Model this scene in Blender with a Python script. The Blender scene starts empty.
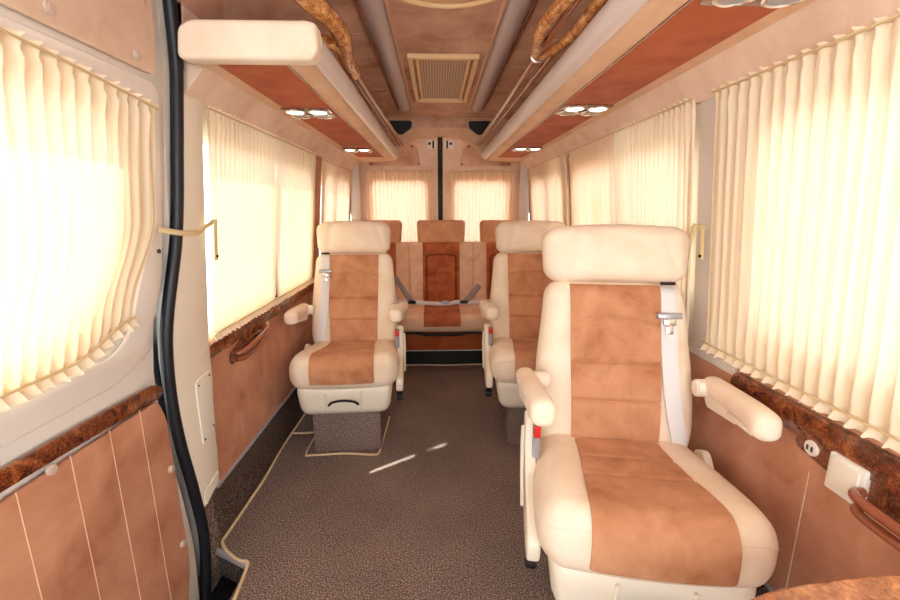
import bpy, bmesh, math, random
from mathutils import Vector, Matrix, noise
from mathutils.bvhtree import BVHTree
sc = bpy.context.scene
COL = sc.collection
R = math.radians
# ------------------------------------------------------------------ colour / materials
def lin(r, g, b):
    f = lambda c: (c/255/12.92) if c/255 <= .04045 else ((c/255+.055)/1.055)**2.4
    return (f(r), f(g), f(b), 1)
MATS = {}
def newmat(name):
    m = bpy.data.materials.new(name); m.use_nodes = True
    nt = m.node_tree; nt.nodes.clear()
    out = nt.nodes.new('ShaderNodeOutputMaterial'); MATS[name] = m
    return m, nt, out
def bsdf(nt, out, col=(.8,.8,.8,1), rough=.5, metal=0, sheen=0, coat=0, spec=.5):
    b = nt.nodes.new('ShaderNodeBsdfPrincipled')
    b.inputs['Base Color'].default_value = col; b.inputs['Roughness'].default_value = rough
    b.inputs['Metallic'].default_value = metal; b.inputs['Sheen Weight'].default_value = sheen
    b.inputs['Coat Weight'].default_value = coat; b.inputs['Specular IOR Level'].default_value = spec
    nt.links.new(b.outputs[0], out.inputs[0]); return b
def plain(name, rgb, rough=.5, **k):
    m, nt, out = newmat(name); bsdf(nt, out, lin(*rgb), rough, **k); return m
def tex_noise(nt, scale, detail=3, rough=.5, dist=0, vec=None):
    n = nt.nodes.new('ShaderNodeTexNoise'); n.inputs['Scale'].default_value = scale
    n.inputs['Detail'].default_value = detail; n.inputs['Roughness'].default_value = rough
    n.inputs['Distortion'].default_value = dist
    if vec: nt.links.new(vec, n.inputs['Vector'])
    return n
def ramp(nt, src, stops):
    r = nt.nodes.new('ShaderNodeValToRGB'); e = r.color_ramp.elements
    while len(e) < len(stops): e.new(.5)
    for el, (p, c) in zip(e, stops): el.position = p; el.color = c
    nt.links.new(src, r.inputs[0]); return r
def objcoord(nt):
    return nt.nodes.new('ShaderNodeTexCoord').outputs['Object']
def bump(nt, b, src, strength, dist=.002):
    n = nt.nodes.new('ShaderNodeBump'); n.inputs['Strength'].default_value = strength; n.inputs['Distance'].default_value = dist
    nt.links.new(src, n.inputs['Height']); nt.links.new(n.outputs[0], b.inputs['Normal'])
def suede(name, a, b_, scale=7, dark=None):
    m, nt, out = newmat(name)
    b = bsdf(nt, out, rough=.88, sheen=.08, spec=.12)
    v = objcoord(nt)
    n = tex_noise(nt, scale, 4, .6, .35, v)
    st = [(.36, lin(*a)), (.62, lin(*b_))]
    if dark: st = [(.28, lin(*dark)), (.42, lin(*a)), (.64, lin(*b_))]
    r = ramp(nt, n.outputs[0], st)
    nt.links.new(r.outputs[0], b.inputs['Base Color'])
    f = tex_noise(nt, 420, 2, .6, 0, v)
    bump(nt, b, f.outputs[0], .25, .001)
    return m
suede('suede_wall', (188,132,103), (206,152,122), 6, (166,106,76))
suede('suede_beige', (228,200,178), (238,214,194), 7, (218,186,162))
suede('suede_ceiling', (200,156,130), (222,184,160), 6, (180,134,106))
suede('suede_rust', (174,86,46), (188,100,58), 7, (158,72,36))
suede('suede_tan', (218,178,144), (230,194,162), 6)
suede('seat_brown', (186,130,96), (206,152,118), 8, (166,106,72))
suede('seat_rust', (166,88,54), (190,108,70), 13, (146,72,42))
suede('seat_cream', (238,220,198), (244,230,212), 7, (230,208,182))
suede('seat_beige', (224,182,150), (238,202,172), 11)
suede('head_tan', (204,146,108), (220,166,128), 10)
def burl(name, cols, scale=60, coat=.6, rough=.25):
    m, nt, out = newmat(name)
    b = bsdf(nt, out, rough=rough, coat=coat)
    v = objcoord(nt)
    n1 = tex_noise(nt, scale, 6, .7, 2.5, v)
    n2 = tex_noise(nt, scale*.25, 3, .6, 1, v)
    mx = nt.nodes.new('ShaderNodeMath'); mx.operation = 'MULTIPLY_ADD'; mx.inputs[1].default_value = .45
    nt.links.new(n2.outputs[0], mx.inputs[0])
    sc_ = nt.nodes.new('ShaderNodeMath'); sc_.operation = 'MULTIPLY'; sc_.inputs[1].default_value = .6
    nt.links.new(n1.outputs[0], sc_.inputs[0]); nt.links.new(sc_.outputs[0], mx.inputs[2])
    r = ramp(nt, mx.outputs[0], [(.38, lin(*cols[0])), (.48, lin(*cols[1])), (.56, lin(*cols[2])), (.66, lin(*cols[3]))])
    nt.links.new(r.outputs[0], b.inputs['Base Color'])
burl('burl', [(44,18,10), (92,42,22), (132,68,36), (176,106,60)], 75)
burl('burl_gold', [(92,44,18), (160,92,44), (204,142,78), (232,184,120)], 110)
burl('burl_table', [(96,44,18), (158,86,42), (186,112,60), (214,148,90)], 55)
plain('copper_wood', (150,80,52), .18, coat=.8)
def carpet():
    m, nt, out = newmat('carpet'); b = bsdf(nt, out, rough=.95, spec=.1)
    v = objcoord(nt)
    n = tex_noise(nt, 210, 3, .75, 0, v); n2 = tex_noise(nt, 3, 3, .5, 0, v)
    r = ramp(nt, n.outputs[0], [(.36, lin(60,48,44)), (.5, lin(116,99,93)), (.64, lin(200,182,172))])
    r2 = ramp(nt, n2.outputs[0], [(.35, (.86,.86,.86,1)), (.65, (1.06,1.06,1.06,1))])
    mx = nt.nodes.new('ShaderNodeMix'); mx.data_type = 'RGBA'; mx.blend_type = 'MULTIPLY'; mx.inputs[0].default_value = 1
    nt.links.new(r.outputs[0], mx.inputs[6]); nt.links.new(r2.outputs[0], mx.inputs[7])
    nt.links.new(mx.outputs[2], b.inputs['Base Color'])
    pass
carpet()
plain('cream_plastic', (240,233,218), .4)
plain('white_plastic', (236,232,222), .45)
plain('door_paint', (244,241,236), .3, coat=.3)
plain('grey_plastic', (216,208,200), .5)
plain('duct', (222,212,210), .35)
plain('lilac', (196,184,186), .4)
plain('rubber', (18,22,32), .45)
plain('black', (12,12,13), .6)
plain('dark_thread', (96,42,24), .9)
plain('red', (206,30,26), .35)
plain('chrome', (220,220,222), .15, metal=1)
plain('alu', (205,205,215), .35, metal=.6)
plain('webbing', (222,222,226), .6)
plain('webbing_grey', (150,138,136), .6)
plain('piping', (226,206,168), .7)
plain('cord', (214,192,146), .7)
plain('tie', (226,206,160), .8)
plain('knob', (206,186,172), .5)
plain('outer_metal', (230,226,218), .5)
plain('vent_frame', (236,204,156), .45)
plain('dome', (230,190,160), .5)
plain('lens_grey', (170,170,178), .25, metal=.3)
def grille():
    m, nt, out = newmat('grille'); b = bsdf(nt, out, rough=.5)
    v = objcoord(nt)
    fs = []
    for d in ('X', 'Y'):
        w = nt.nodes.new('ShaderNodeTexWave'); w.bands_direction = d; w.inputs['Scale'].default_value = 22
        nt.links.new(v, w.inputs['Vector']); fs.append(w)
    mx = nt.nodes.new('ShaderNodeMath'); mx.operation = 'MINIMUM'
    nt.links.new(fs[0].outputs['Fac'], mx.inputs[0]); nt.links.new(fs[1].outputs['Fac'], mx.inputs[1])
    r = ramp(nt, mx.outputs[0], [(.1, lin(150,120,98)), (.5, lin(222,196,170))])
    nt.links.new(r.outputs[0], b.inputs['Base Color']); bump(nt, b, mx.outputs[0], .5, .003)
grille()
def emis(name, rgb, s):
    m, nt, out = newmat(name); e = nt.nodes.new('ShaderNodeEmission')
    e.inputs[0].default_value = lin(*rgb); e.inputs[1].default_value = s; nt.links.new(e.outputs[0], out.inputs[0])
emis('lamp', (255,250,240), 5)
def glass():
    m, nt, out = newmat('glass')
    t = nt.nodes.new('ShaderNodeBsdfTransparent'); t.inputs[0].default_value = (.93,.95,.94,1)
    g = nt.nodes.new('ShaderNodeBsdfGlossy'); g.inputs['Roughness'].default_value = .03
    mx = nt.nodes.new('ShaderNodeMixShader'); mx.inputs[0].default_value = .06
    nt.links.new(t.outputs[0], mx.inputs[1]); nt.links.new(g.outputs[0], mx.inputs[2]); nt.links.new(mx.outputs[0], out.inputs[0])
glass()
def cloth(name, rgb, trgb, tf=.5):
    m, nt, out = newmat(name)
    d = nt.nodes.new('ShaderNodeBsdfDiffuse'); d.inputs[0].default_value = lin(*rgb)
    t = nt.nodes.new('ShaderNodeBsdfTranslucent'); t.inputs[0].default_value = lin(*trgb)
    mx = nt.nodes.new('ShaderNodeMixShader'); mx.inputs[0].default_value = tf
    nt.links.new(d.outputs[0], mx.inputs[1]); nt.links.new(t.outputs[0], mx.inputs[2]); nt.links.new(mx.outputs[0], out.inputs[0])
cloth('curtain_cream', (247,232,206), (230,210,184), .155)
cloth('curtain_bounce_tint', (244,218,188), (234,210,184), .20)  # same cream cloth, with orange bounce light put into its colour
M = MATS
# ------------------------------------------------------------------ object helpers
def link(name, me, mat, parent=None):
    o = bpy.data.objects.new(name, me); COL.objects.link(o)
    if mat is not None:
        for mm in (mat if isinstance(mat, (list, tuple)) else [mat]): me.materials.append(M[mm])
    if parent: o.parent = parent
    return o
def obj(name, bm, mat, parent=None, smooth=True, ang=40):
    bmesh.ops.recalc_face_normals(bm, faces=bm.faces)
    me = bpy.data.meshes.new(name); bm.to_mesh(me); bm.free()
    if smooth:
        for p in me.polygons: p.use_smooth = True
        me.set_sharp_from_angle(angle=R(ang))
    return link(name, me, mat, parent)
def thing(name, label, cat, loc=(0,0,0), rz=0, group=None):
    o = bpy.data.objects.new(name, None); COL.objects.link(o); o.empty_display_size = .05
    o.location = loc; o.rotation_euler = (0,0,rz)
    return tag(o, label, cat, group)
def tag(o, label, cat, group=None, kind=None):
    o['label'] = label; o['category'] = cat
    if group: o['group'] = group
    if kind: o['kind'] = kind
    return o
def struct(o, label=None):
    o['kind'] = 'structure'
    if label: o['label'] = label
    return o
def xf(bm, mat): bmesh.ops.transform(bm, matrix=mat, verts=bm.verts); return bm
def box(a, b, bev=0, seg=2):
    bm = bmesh.new(); bmesh.ops.create_cube(bm, size=1)
    for v in bm.verts:
        v.co = Vector(((a[i]+b[i])/2 + v.co[i]*(b[i]-a[i]) for i in range(3)))
    if bev: bmesh.ops.bevel(bm, geom=bm.edges[:], offset=bev, segments=seg, profile=.5, affect='EDGES')
    return bm
def join(*bms):
    out = bms[0]
    for b in bms[1:]:
        me = bpy.data.meshes.new('t'); b.to_mesh(me); b.free(); out.from_mesh(me); bpy.data.meshes.remove(me)
    return out
def rbox(h, r, n=(16,16,16)):
    """closed rounded box, half sizes h, corner radius r, n cells per axis"""
    bm = bmesh.new(); vs = {}
    def g(i, n_): # denser near edges
        t = -1 + 2*i/n_
        return math.sin(t*math.pi/2)*.35 + t*.65
    def V(i, j, k):
        if (i,j,k) not in vs:
            p = Vector((g(i,n[0])*h[0], g(j,n[1])*h[1], g(k,n[2])*h[2]))
            q = Vector([max(-h[a]+min(r,h[a]), min(h[a]-min(r,h[a]), p[a])) for a in range(3)])
            d = p-q
            if d.length > 1e-9: p = q + d.normalized()*min(r, min(h)) if r <= min(h) else q + d.normalized()*r
            vs[(i,j,k)] = bm.verts.new(p)
        return vs[(i,j,k)]
    nx, ny, nz = n
    for i in range(nx):
        for j in range(ny):
            for k in (0, nz): bm.faces.new((V(i,j,k), V(i+1,j,k), V(i+1,j+1,k), V(i,j+1,k)))
    for i in range(nx):
        for k in range(nz):
            for j in (0, ny): bm.faces.new((V(i,j,k), V(i+1,j,k), V(i+1,j,k+1), V(i,j,k+1)))
    for j in range(ny):
        for k in range(nz):
            for i in (0, nx): bm.faces.new((V(i,j,k), V(i,j+1,k), V(i,j+1,k+1), V(i,j,k+1)))
    bmesh.ops.recalc_face_normals(bm, faces=bm.faces)
    return bm
def grid(nu, nv, f):
    bm = bmesh.new(); vs = [[bm.verts.new(f(i/nu, j/nv)) for j in range(nv+1)] for i in range(nu+1)]
    for i in range(nu):
        for j in range(nv): bm.faces.new((vs[i][j], vs[i+1][j], vs[i+1][j+1], vs[i][j+1]))
    return bm
def catmull(pts, n=8):
    P = [Vector(p) for p in pts]; out = []
    for i in range(len(P)-1):
        p0 = P[i-1] if i else P[0]*2-P[1]; p1 = P[i]; p2 = P[i+1]; p3 = P[i+2] if i+2 < len(P) else P[-1]*2-P[-2]
        for k in range(n):
            t = k/n
            out.append(.5*((2*p1)+(p2-p0)*t+(2*p0-5*p1+4*p2-p3)*t*t+(3*p1-p0-3*p2+p3)*t**3))
    out.append(P[-1]); return out
def tube(pts, r, seg=10, smooth=0, caps=True, flat=1.0, up=(0,0,1)):
    if smooth: pts = catmull(pts, smooth)
    pts = [Vector(p) for p in pts]; n = len(pts); bm = bmesh.new(); rings = []
    prev = None
    for i, p in enumerate(pts):
        t = (pts[min(i+1,n-1)]-pts[max(i-1,0)]).normalized()
        if prev is None:
            a = Vector(up) if abs(t.dot(Vector(up))) < .95 else Vector((1,0,0))
            u = (a - t*a.dot(t)).normalized()
        else: u = (prev - t*prev.dot(t)).normalized()
        prev = u; w = t.cross(u)
        rr = r(i/(n-1)) if callable(r) else r
        rings.append([bm.verts.new(p + u*math.cos(2*math.pi*k/seg)*rr*flat + w*math.sin(2*math.pi*k/seg)*rr) for k in range(seg)])
    for i in range(n-1):
        for k in range(seg): bm.faces.new((rings[i][k], rings[i][(k+1)%seg], rings[i+1][(k+1)%seg], rings[i+1][k]))
    if caps: bm.faces.new(rings[0][::-1]); bm.faces.new(rings[-1])
    return bm
def disc(c, r, h, axis='z', seg=24, sy=1.0, bev=.0):
    bm = bmesh.new(); bmesh.ops.create_cone(bm, cap_ends=True, segments=seg, radius1=r, radius2=r, depth=h)
    if bev: bmesh.ops.bevel(bm, geom=[e for e in bm.edges if abs(e.verts[0].co.z-e.verts[1].co.z) < 1e-6], offset=bev, segments=2, affect='EDGES')
    for v in bm.verts: v.co.y *= sy
    if axis == 'x': xf(bm, Matrix.Rotation(R(90), 4, 'Y'))
    if axis == 'y': xf(bm, Matrix.Rotation(R(90), 4, 'X'))
    return xf(bm, Matrix.Translation(c))
def rounded_poly(pts, rad, n=5):
    """pts (x,y), rad scalar or list -> points with rounded corners"""
    out = []; N = len(pts)
    for i, p in enumerate(pts):
        r = rad[i] if isinstance(rad, (list, tuple)) else rad
        p = Vector(p); a = Vector(pts[i-1])-p; b = Vector(pts[(i+1)%N])-p
        if r <= 0: out.append(tuple(p)); continue
        d = min(r, a.length*.49, b.length*.49)
        A = p+a.normalized()*d; B = p+b.normalized()*d
        for k in range(n+1):
            t = k/n; q = A*(1-t)**2 + p*2*t*(1-t) + B*t*t; out.append(tuple(q))
    return out
def sheet(outer, holes, t, mp, bev=0, cuts=()):
    """plate from a 2-D outline with holes, front face at c=t, mapped by mp(a,b,c)"""
    cu = bpy.data.curves.new('t', 'CURVE'); cu.dimensions = '2D'; cu.fill_mode = 'BOTH'
    cu.extrude = max(t/2-bev, .0001); cu.bevel_depth = bev; cu.bevel_resolution = 2
    if bev: cu.offset = -bev
    for pl in [outer]+list(holes):
        s = cu.splines.new('POLY'); s.points.add(len(pl)-1); s.use_cyclic_u = True
        for p, q in zip(s.points, pl): p.co = (q[0], q[1], 0, 1)
    o = bpy.data.objects.new('t', cu); COL.objects.link(o)
    dg = bpy.context.evaluated_depsgraph_get(); me = bpy.data.meshes.new_from_object(o.evaluated_get(dg))
    bm = bmesh.new(); bm.from_mesh(me); bpy.data.objects.remove(o); bpy.data.curves.remove(cu); bpy.data.meshes.remove(me)
    bmesh.ops.remove_doubles(bm, verts=bm.verts, dist=1e-6)
    for b in cuts:
        bmesh.ops.bisect_plane(bm, geom=bm.verts[:]+bm.edges[:]+bm.faces[:], plane_co=(0,b,0), plane_no=(0,1,0))
    for v in bm.verts: v.co = mp(v.co.x, v.co.y, v.co.z + t/2)
    return bm
BELT = .745
def wx(z): return .83 - .0915*max(0, z-BELT)
def mapL(off=0): return lambda a, b, c: Vector((-(wx(b)-off-c), a, b))
def mapR(off=0): return lambda a, b, c: Vector((wx(b)-off-c, a, b))
def mapY(Y): return lambda a, b, c: Vector((a, Y-c, b))
def mapZ(Z): return lambda a, b, c: Vector((a, b, Z-c))
def mapF(Z): return lambda a, b, c: Vector((a, b, Z+c))
def rect(a0, a1, b0, b1): return [(a0,b0),(a1,b0),(a1,b1),(a0,b1)]
CEIL = 1.92; REAR = 3.9; FRONT = -.85
# ------------------------------------------------------------------ floor
fl = sheet([(-.86,1.345),(-.862,3.16),(.86,3.16),(.86,FRONT),(-.695,FRONT),(-.695,1.255)], [], .03, mapF(-.03))
floor = struct(obj('floor', fl, 'carpet', smooth=False))
struct(obj('floor_platform', box((-.86,3.16,-.03),(.86,REAR,.12)), 'carpet', floor, smooth=False)); floor.children[0].name = 'rear_platform'
pf = obj('platform_edge', box((-.84,3.15,.112),(.84,3.175,.126), .003), 'white_plastic', floor)
obj('riser_face', box((-.84,3.150,.0),(.84,3.158,.112)), 'black', floor)
# step well of the sliding door
obj('step_well', join(box((-.95,-.6,-.26),(-.69,1.36,-.24)), box((-.70,-.6,-.24),(-.692,1.255,-.03))), 'black', floor, smooth=False)
sr = bmesh.new()
q = [(-.70,1.262,0),(-.872,1.353,0),(-.872,1.353,-.11),(-.70,1.262,-.11)]
sr.faces.new([sr.verts.new(p) for p in q]); bmesh.ops.solidify(sr, geom=sr.faces[:], thickness=.008)
obj('step_riser', sr, 'carpet', floor, smooth=False)
obj('step_mat', box((-.93,.2,-.24),(-.70,1.345,-.12), .01), 'rubber', floor)
tr = tube([(-.695,1.256,-.006),(-.869,1.348,-.006)], .011, 8); obj('step_edge_strip', tr, 'alu', floor)
tag(obj('carpet_piping', tube([(-.672,.75,.004),(-.68,.95,.004),(-.678,1.1,.004),(-.690,1.225,.004),(-.70,1.266,.004),(-.735,1.275,.004),(-.79,1.315,.004),(-.83,1.36,.004),(-.832,1.40,.004),(-.826,1.60,.004),(-.823,1.75,.004),(-.832,1.95,.004),(-.832,2.1,.004),(-.826,2.4,.004)], .0055, 8, 6), 'piping'),
    'cream piping running along the left edge of the carpet by the step', 'piping')
tag(obj('carpet_piping', tube([(-.845,2.13,.004),(-.76,2.13,.004),(-.70,2.12,.004),(-.695,1.93,.004),(-.66,1.915,.004),(-.5,1.925,.004),(-.36,1.91,.004),(-.332,1.94,.004),(-.325,2.1,.004),(-.32,2.3,.004)], .005, 8, 5), 'piping'),
    'cream piping on the carpet round the carpeted foot of the left seat', 'piping')
tag(obj('carpet_piping', tube([(-.8+.1*k, 3.135+.006*math.sin(k*1.3), .004) for k in range(17)], .0045, 8, 4), 'piping'),
    'thin wavy piping on the carpet at the foot of the rear platform', 'piping')
# carpet kick strips + baseboards
def kick(side, y0, y1):
    f = lambda u, v: Vector((side*(.838-.006*v), y0+(y1-y0)*u, .0+.225*v))
    bm = grid(1, 1, f); bmesh.ops.solidify(bm, geom=bm.faces[:], thickness=.004); return bm
obj('kick_strip', kick(-1, 1.345, 3.9), 'carpet', floor, smooth=False)
obj('kick_strip', kick(1, FRONT, 3.9), 'carpet', floor, smooth=False)
struct(obj('baseboard_left', box((-.845,1.37,.218),(-.824,3.8,.232), .003), 'alu'))
struct(obj('baseboard_right', box((.824,FRONT,.218),(.845,3.8,.232), .003), 'alu'))
# ------------------------------------------------------------------ side walls
CUTS = (BELT,)
ZS0, ZS1 = .84, 1.40
def rrect(a0, a1, b0, b1, r=.06): return rounded_poly(rect(a0,a1,b0,b1), r)
# outer metal shells with window openings
LW = [(1.31,2.60),(2.90,3.68)]
RW = [(-.75,-.12),(.12,1.10),(1.42,2.58),(2.79,3.66)]
T = .05
def shell(side, y0, y1, wins, zb, z0=-.04, z1=1.75):
    mp = mapL(-T-.012) if side < 0 else mapR(-T-.012)
    return sheet(rect(y0,y1,z0,z1), [rrect(a,b,zb,ZS1,.09) for a,b in wins], T, mp, cuts=CUTS)
wl = struct(obj('wall_left', shell(-1, 1.26, REAR, LW, .80), 'outer_metal', smooth=False))
wr = struct(obj('wall_right', shell(1, FRONT, REAR, RW, .88), 'outer_metal', smooth=False))
n = 1
for side, wins, zb in ((-1, LW, .80), (1, RW, .88)):
    for a, b in wins:
        mp = mapL(-T-.008) if side < 0 else mapR(-T-.008)
        struct(obj('window_%d' % n, sheet(rrect(a-.02,b+.02,zb-.02,ZS1+.02,.1), [], .004, mp), 'glass', smooth=False)); n += 1
for s_, ys in ((-1, (2.03, 3.207)), (1, (1.972, 3.188))):
    for y in ys: obj('join_light_stop', box((min(s_*.81,s_*.85), y-.018, .78), (max(s_*.81,s_*.85), y+.018, 1.44)), 'rubber', wl if s_ < 0 else wr)  # dark bars added behind the curtain joins to block bright gaps
# lower suede panels
def lower(side, y0, y1, name='suede_panel'):
    mp = mapL(0) if side < 0 else mapR(0)
    return sheet(rect(y0,y1,.225,BELT-.0), [], .012, lambda a,b,c: mp(a,b,c-.012), bev=.003)
obj('suede_panel', lower(-1, 1.40, 3.88), 'suede_wall', wl)
obj('suede_panel', lower(1, FRONT, 3.88), 'suede_wall', wr)
def vseam(side, y, z0, z1, off=.0):
    x = side*(.83-off)
    return tube([(x, y, z0), (x, y, z1)], .0016, 6)
for y in (.62, .86): obj('seam', vseam(1, y, .23, .60), 'suede_beige', wr)
# burl strips on the belt line
def strip(side, y0, y1, z0, z1, t=.014, r=.03):
    mp = mapL(0) if side < 0 else mapR(0)
    return sheet(rounded_poly(rect(y0,y1,z0,z1), r), [], t, mp, bev=.004, cuts=())
obj('burl_strip', strip(-1, 1.41, 3.75, .692, .742), 'burl', wl)
obj('burl_strip', strip(1, -.4, 1.135, .672, .742, .016, .04), 'burl', wr)
obj('burl_strip', strip(1, 1.365, 3.75, .692, .742), 'burl', wr)
# upper suede bands
def upper(side, y0, y1):
    prof = [(wx(1.515), 1.515), (wx(1.515)-.004, 1.512), (.69, 1.588), (.69, 1.60), (wx(1.6)+.03, 1.60), (wx(1.515)+.03, 1.515)]
    bm = bmesh.new(); A = [bm.verts.new((side*x, y0, z)) for x, z in prof]; B = [bm.verts.new((side*x, y1, z)) for x, z in prof]
    k = len(prof)
    for i in range(k): bm.faces.new((A[i], A[(i+1)%k], B[(i+1)%k], B[i]))
    bm.faces.new(A); bm.faces.new(B); return bm
obj('suede_band', upper(-1, 1.33, 3.86), 'suede_beige', wl, smooth=False)
obj('suede_band', upper(1, FRONT, 3.86), 'suede_beige', wr, smooth=False)
def liner(side, y0, y1):
    pr = [(.745,1.58),(.742,1.66),(.732,1.74),(.70,1.82),(.64,1.872),(.60,1.90),(.80,1.90),(.80,1.58)]
    bm = bmesh.new(); A = [bm.verts.new((side*x, y0, z)) for x, z in pr]; B = [bm.verts.new((side*x, y1, z)) for x, z in pr]
    k = len(pr)
    for i in range(k): bm.faces.new((A[i], A[(i+1)%k], B[(i+1)%k], B[i]))
    bm.faces.new(A); bm.faces.new(B); return bm
obj('upper_liner', liner(-1, 1.33, 3.80), 'suede_ceiling', wl)
obj('upper_liner', liner(1, FRONT, 3.80), 'suede_ceiling', wr)
def post(side, y0, y1, mat, par, z0=BELT, z1=1.515, t=.012):
    mp = mapL(0) if side < 0 else mapR(0)
    return obj('pillar_cover', sheet(rect(y0,y1,z0,z1), [], t, lambda a,b,c: mp(a,b,c-t), bev=.003), mat, par)
post(-1, 2.655, 2.84, 'suede_wall', wl, t=.07); post(-1, 3.72, 3.86, 'suede_beige', wl)
post(1, 1.265, 1.355, 'grey_plastic', wr); post(1, 2.615, 2.675, 'suede_wall', wr, t=.07); post(1, 3.72, 3.86, 'suede_beige', wr)
obj('pillar_cover', sheet(rect(1.135,1.365,.72,.752), [], .01, mapR(-.004), bev=.002), 'grey_plastic', wr)
# ------------------------------------------------------------------ ceiling (with coves)
def ceil():
    prof = [(-.84,1.58),(-.80,1.60),(-.785,1.70),(-.745,1.81),(-.655,1.882),(-.52,1.912),(-.40,1.92),(.40,1.92),(.52,1.912),(.655,1.882),(.745,1.81),(.785,1.70),(.80,1.60),(.84,1.58)]
    prof += [(.84,1.99),(-.84,1.99)]
    bm = bmesh.new(); A = [bm.verts.new((x, FRONT, z)) for x, z in prof]; B = [bm.verts.new((x, REAR, z)) for x, z in prof]
    k = len(prof)
    for i in range(k): bm.faces.new((A[i], A[(i+1)%k], B[(i+1)%k], B[i]))
    bm.faces.new(A); bm.faces.new(B[::-1]); return bm
ce = struct(obj('ceiling', ceil(), 'suede_ceiling', ang=30))
for y in (1.18, 2.0, 2.9):
    for s in (-1, 1):
        obj('seam', tube([(s*.745,y,1.66),(s*.738,y,1.70),(s*.711,y,1.80),(s*.637,y,1.871),(s*.52,y,1.908),(s*.345,y,1.918)], .0025, 6, 3), 'suede_wall', ce)
def rib(s):
    bm = tube([(s*.262, FRONT+.02, 1.922), (s*.268, 3.30, 1.922), (s*.268, 3.36, 1.926)], lambda t: .044, 20, 0, flat=.72); return bm
for s in (-1, 1):
    obj('ceiling_rib', rib(s), 'lilac', ce)
    obj('rib_trim', box((s*.318-.004, FRONT+.02, 1.908), (s*.318+.004, 3.37, 1.925), .002), 'copper_wood', ce)
    obj('rib_trim', box((s*.212-.006, FRONT+.02, 1.912), (s*.212+.006, 3.37, 1.925), .002), 'suede_tan', ce)
# roof vent
vt = thing('roof_vent', 'rectangular mesh roof vent in a cream frame on the ceiling', 'vent', (0,2.66,1.918))
def ring(a0,a1,b0,b1,w,t,mp,bev=.003): return sheet(rect(a0,a1,b0,b1), [rect(a0+w,a1-w,b0+w,b1-w)], t, mp, bev)
obj('frame', ring(-.172,.172,-.44,.44,.024,.022, mapZ(0)), 'vent_frame', vt)
obj('inner_frame', ring(-.135,.135,-.40,.40,.014,.014, mapZ(0)), 'vent_frame', vt)
obj('screen', sheet(rect(-.128,.128,-.39,.39), [], .006, mapZ(0)), 'grille', vt, smooth=False)
dm = thing('ceiling_lamp', 'round ceiling dome lamp at the top edge of the photo', 'lamp', (0,1.49,1.918))
obj('rim', tube([(.235*math.cos(a*math.pi/24), .235*math.sin(a*math.pi/24), -.004) for a in range(49)], .010, 8, caps=False), 'vent_frame', dm)
def domef(u, v):
    a = u*2*math.pi; r = .228*v; return Vector((r*math.cos(a), r*math.sin(a), -.03*(1-v*v)))
obj('diffuser', grid(32, 8, domef), 'dome', dm)
# ------------------------------------------------------------------ luggage shelves
def shelf_prof(s):
    p = []
    p += [(.69,1.588),(.44,1.585),(.415,1.583),(.392,1.588),(.38,1.60)]
    p += [(.375,1.645),(.39,1.66),(.69,1.66)]
    return [(s*x, z) for x, z in p]
def extr(prof, y0, y1, sm=False):
    bm = bmesh.new(); A = [bm.verts.new((x, y0, z)) for x, z in prof]; B = [bm.verts.new((x, y1, z)) for x, z in prof]
    k = len(prof)
    for i in range(k): bm.faces.new((A[i], A[(i+1)%k], B[(i+1)%k], B[i]))
    bm.faces.new(A); bm.faces.new(B[::-1]); return bm
def shelf(s, y0, side):
    t = thing('luggage_shelf', 'suede overhead luggage shelf with padded cream end along the %s wall' % side if s < 0 else 'suede overhead luggage shelf running out of frame along the right wall', 'shelf', (s*.72, y0, 1.585))
    L = Matrix.Translation((-s*.72, -y0, -1.585))
    y1 = 3.70
    obj('shelf_board', xf(extr(shelf_prof(s), y0+.02, y1), L), 'suede_tan', t)
    obj('underside_panel', xf(sheet(rect(*sorted((s*.447, s*.635)), y0+.03, 3.45), [], .004, mapZ(1.5865), .001), L), 'suede_rust', t)
    obj('underside_seam', xf(box((s*.444-.002, y0+.03, 1.582), (s*.444+.002, 3.46, 1.586)), L), 'burl', t)
    # rounded pale roll on the inner lip
    R_ = [(s*(.372+.030*math.cos(a)), 1.632+.036*math.sin(a)) for a in [2*math.pi*k/20 for k in range(20)]]
    obj('edge_roll', xf(extr(R_, y0+.02, y1), L), 'duct', t)
    # suede upstand between lip and rail
    obj('upstand', xf(extr([(s*.392,1.64),(s*.386,1.69),(s*.392,1.692),(s*.40,1.69),(s*.405,1.64)], y0+.03, y1), L), 'suede_wall', t)
    return t, L
tL, LL = shelf(-1, 1.25, 'left')
ec = sheet(rounded_poly([(-.708,1.578),(-.365,1.578),(-.345,1.60),(-.345,1.665),(-.365,1.672),(-.665,1.672),(-.698,1.655)], [.02,.03,.03,.03,.02,.02,.02]), [], .06, mapY(1.285), bev=.012)
obj('end_cap', xf(ec, LL), 'seat_cream', tL)
tR, LR = shelf(1, -.6, 'right')
# spotlights in the shelves
def spot(s, x, y, w, label):
    t = thing('spotlight_cluster', label, 'spotlight', (x, y, 1.583), 0, 'reading spotlights under the luggage shelves')
    obj('plate', sheet(rounded_poly(rect(-w, w, -.085, .085), .02), [], .004, mapZ(0), .001), 'burl', t)
    for sx in (-1, 1):
        for k, yy in enumerate((-.042, .036)):
            g = obj('lamp_ring' if k == 0 else 'button_ring', xf(tube([(.036*math.cos(a*math.pi/12), .036*math.sin(a*math.pi/12), -.006) for a in range(25)], .006, 8, caps=False), Matrix.Translation((sx*.046, yy, 0))), 'chrome', t)
            obj('bulb' if k == 0 else 'button', disc((sx*.046, yy, -.007), .031, .006), 'lamp' if k == 0 else 'lens_grey', g)
    return t
spot(-1, -.555, 1.885, .095, 'lit four-lens spotlight under the left shelf, the nearer one')
spot(-1, -.56, 3.02, .09, 'lit spotlight cluster at the far rear end of the left shelf')
spot(1, .545, 1.79, .095, 'lit four-lens spotlight under the right shelf above the middle seats')
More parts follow.
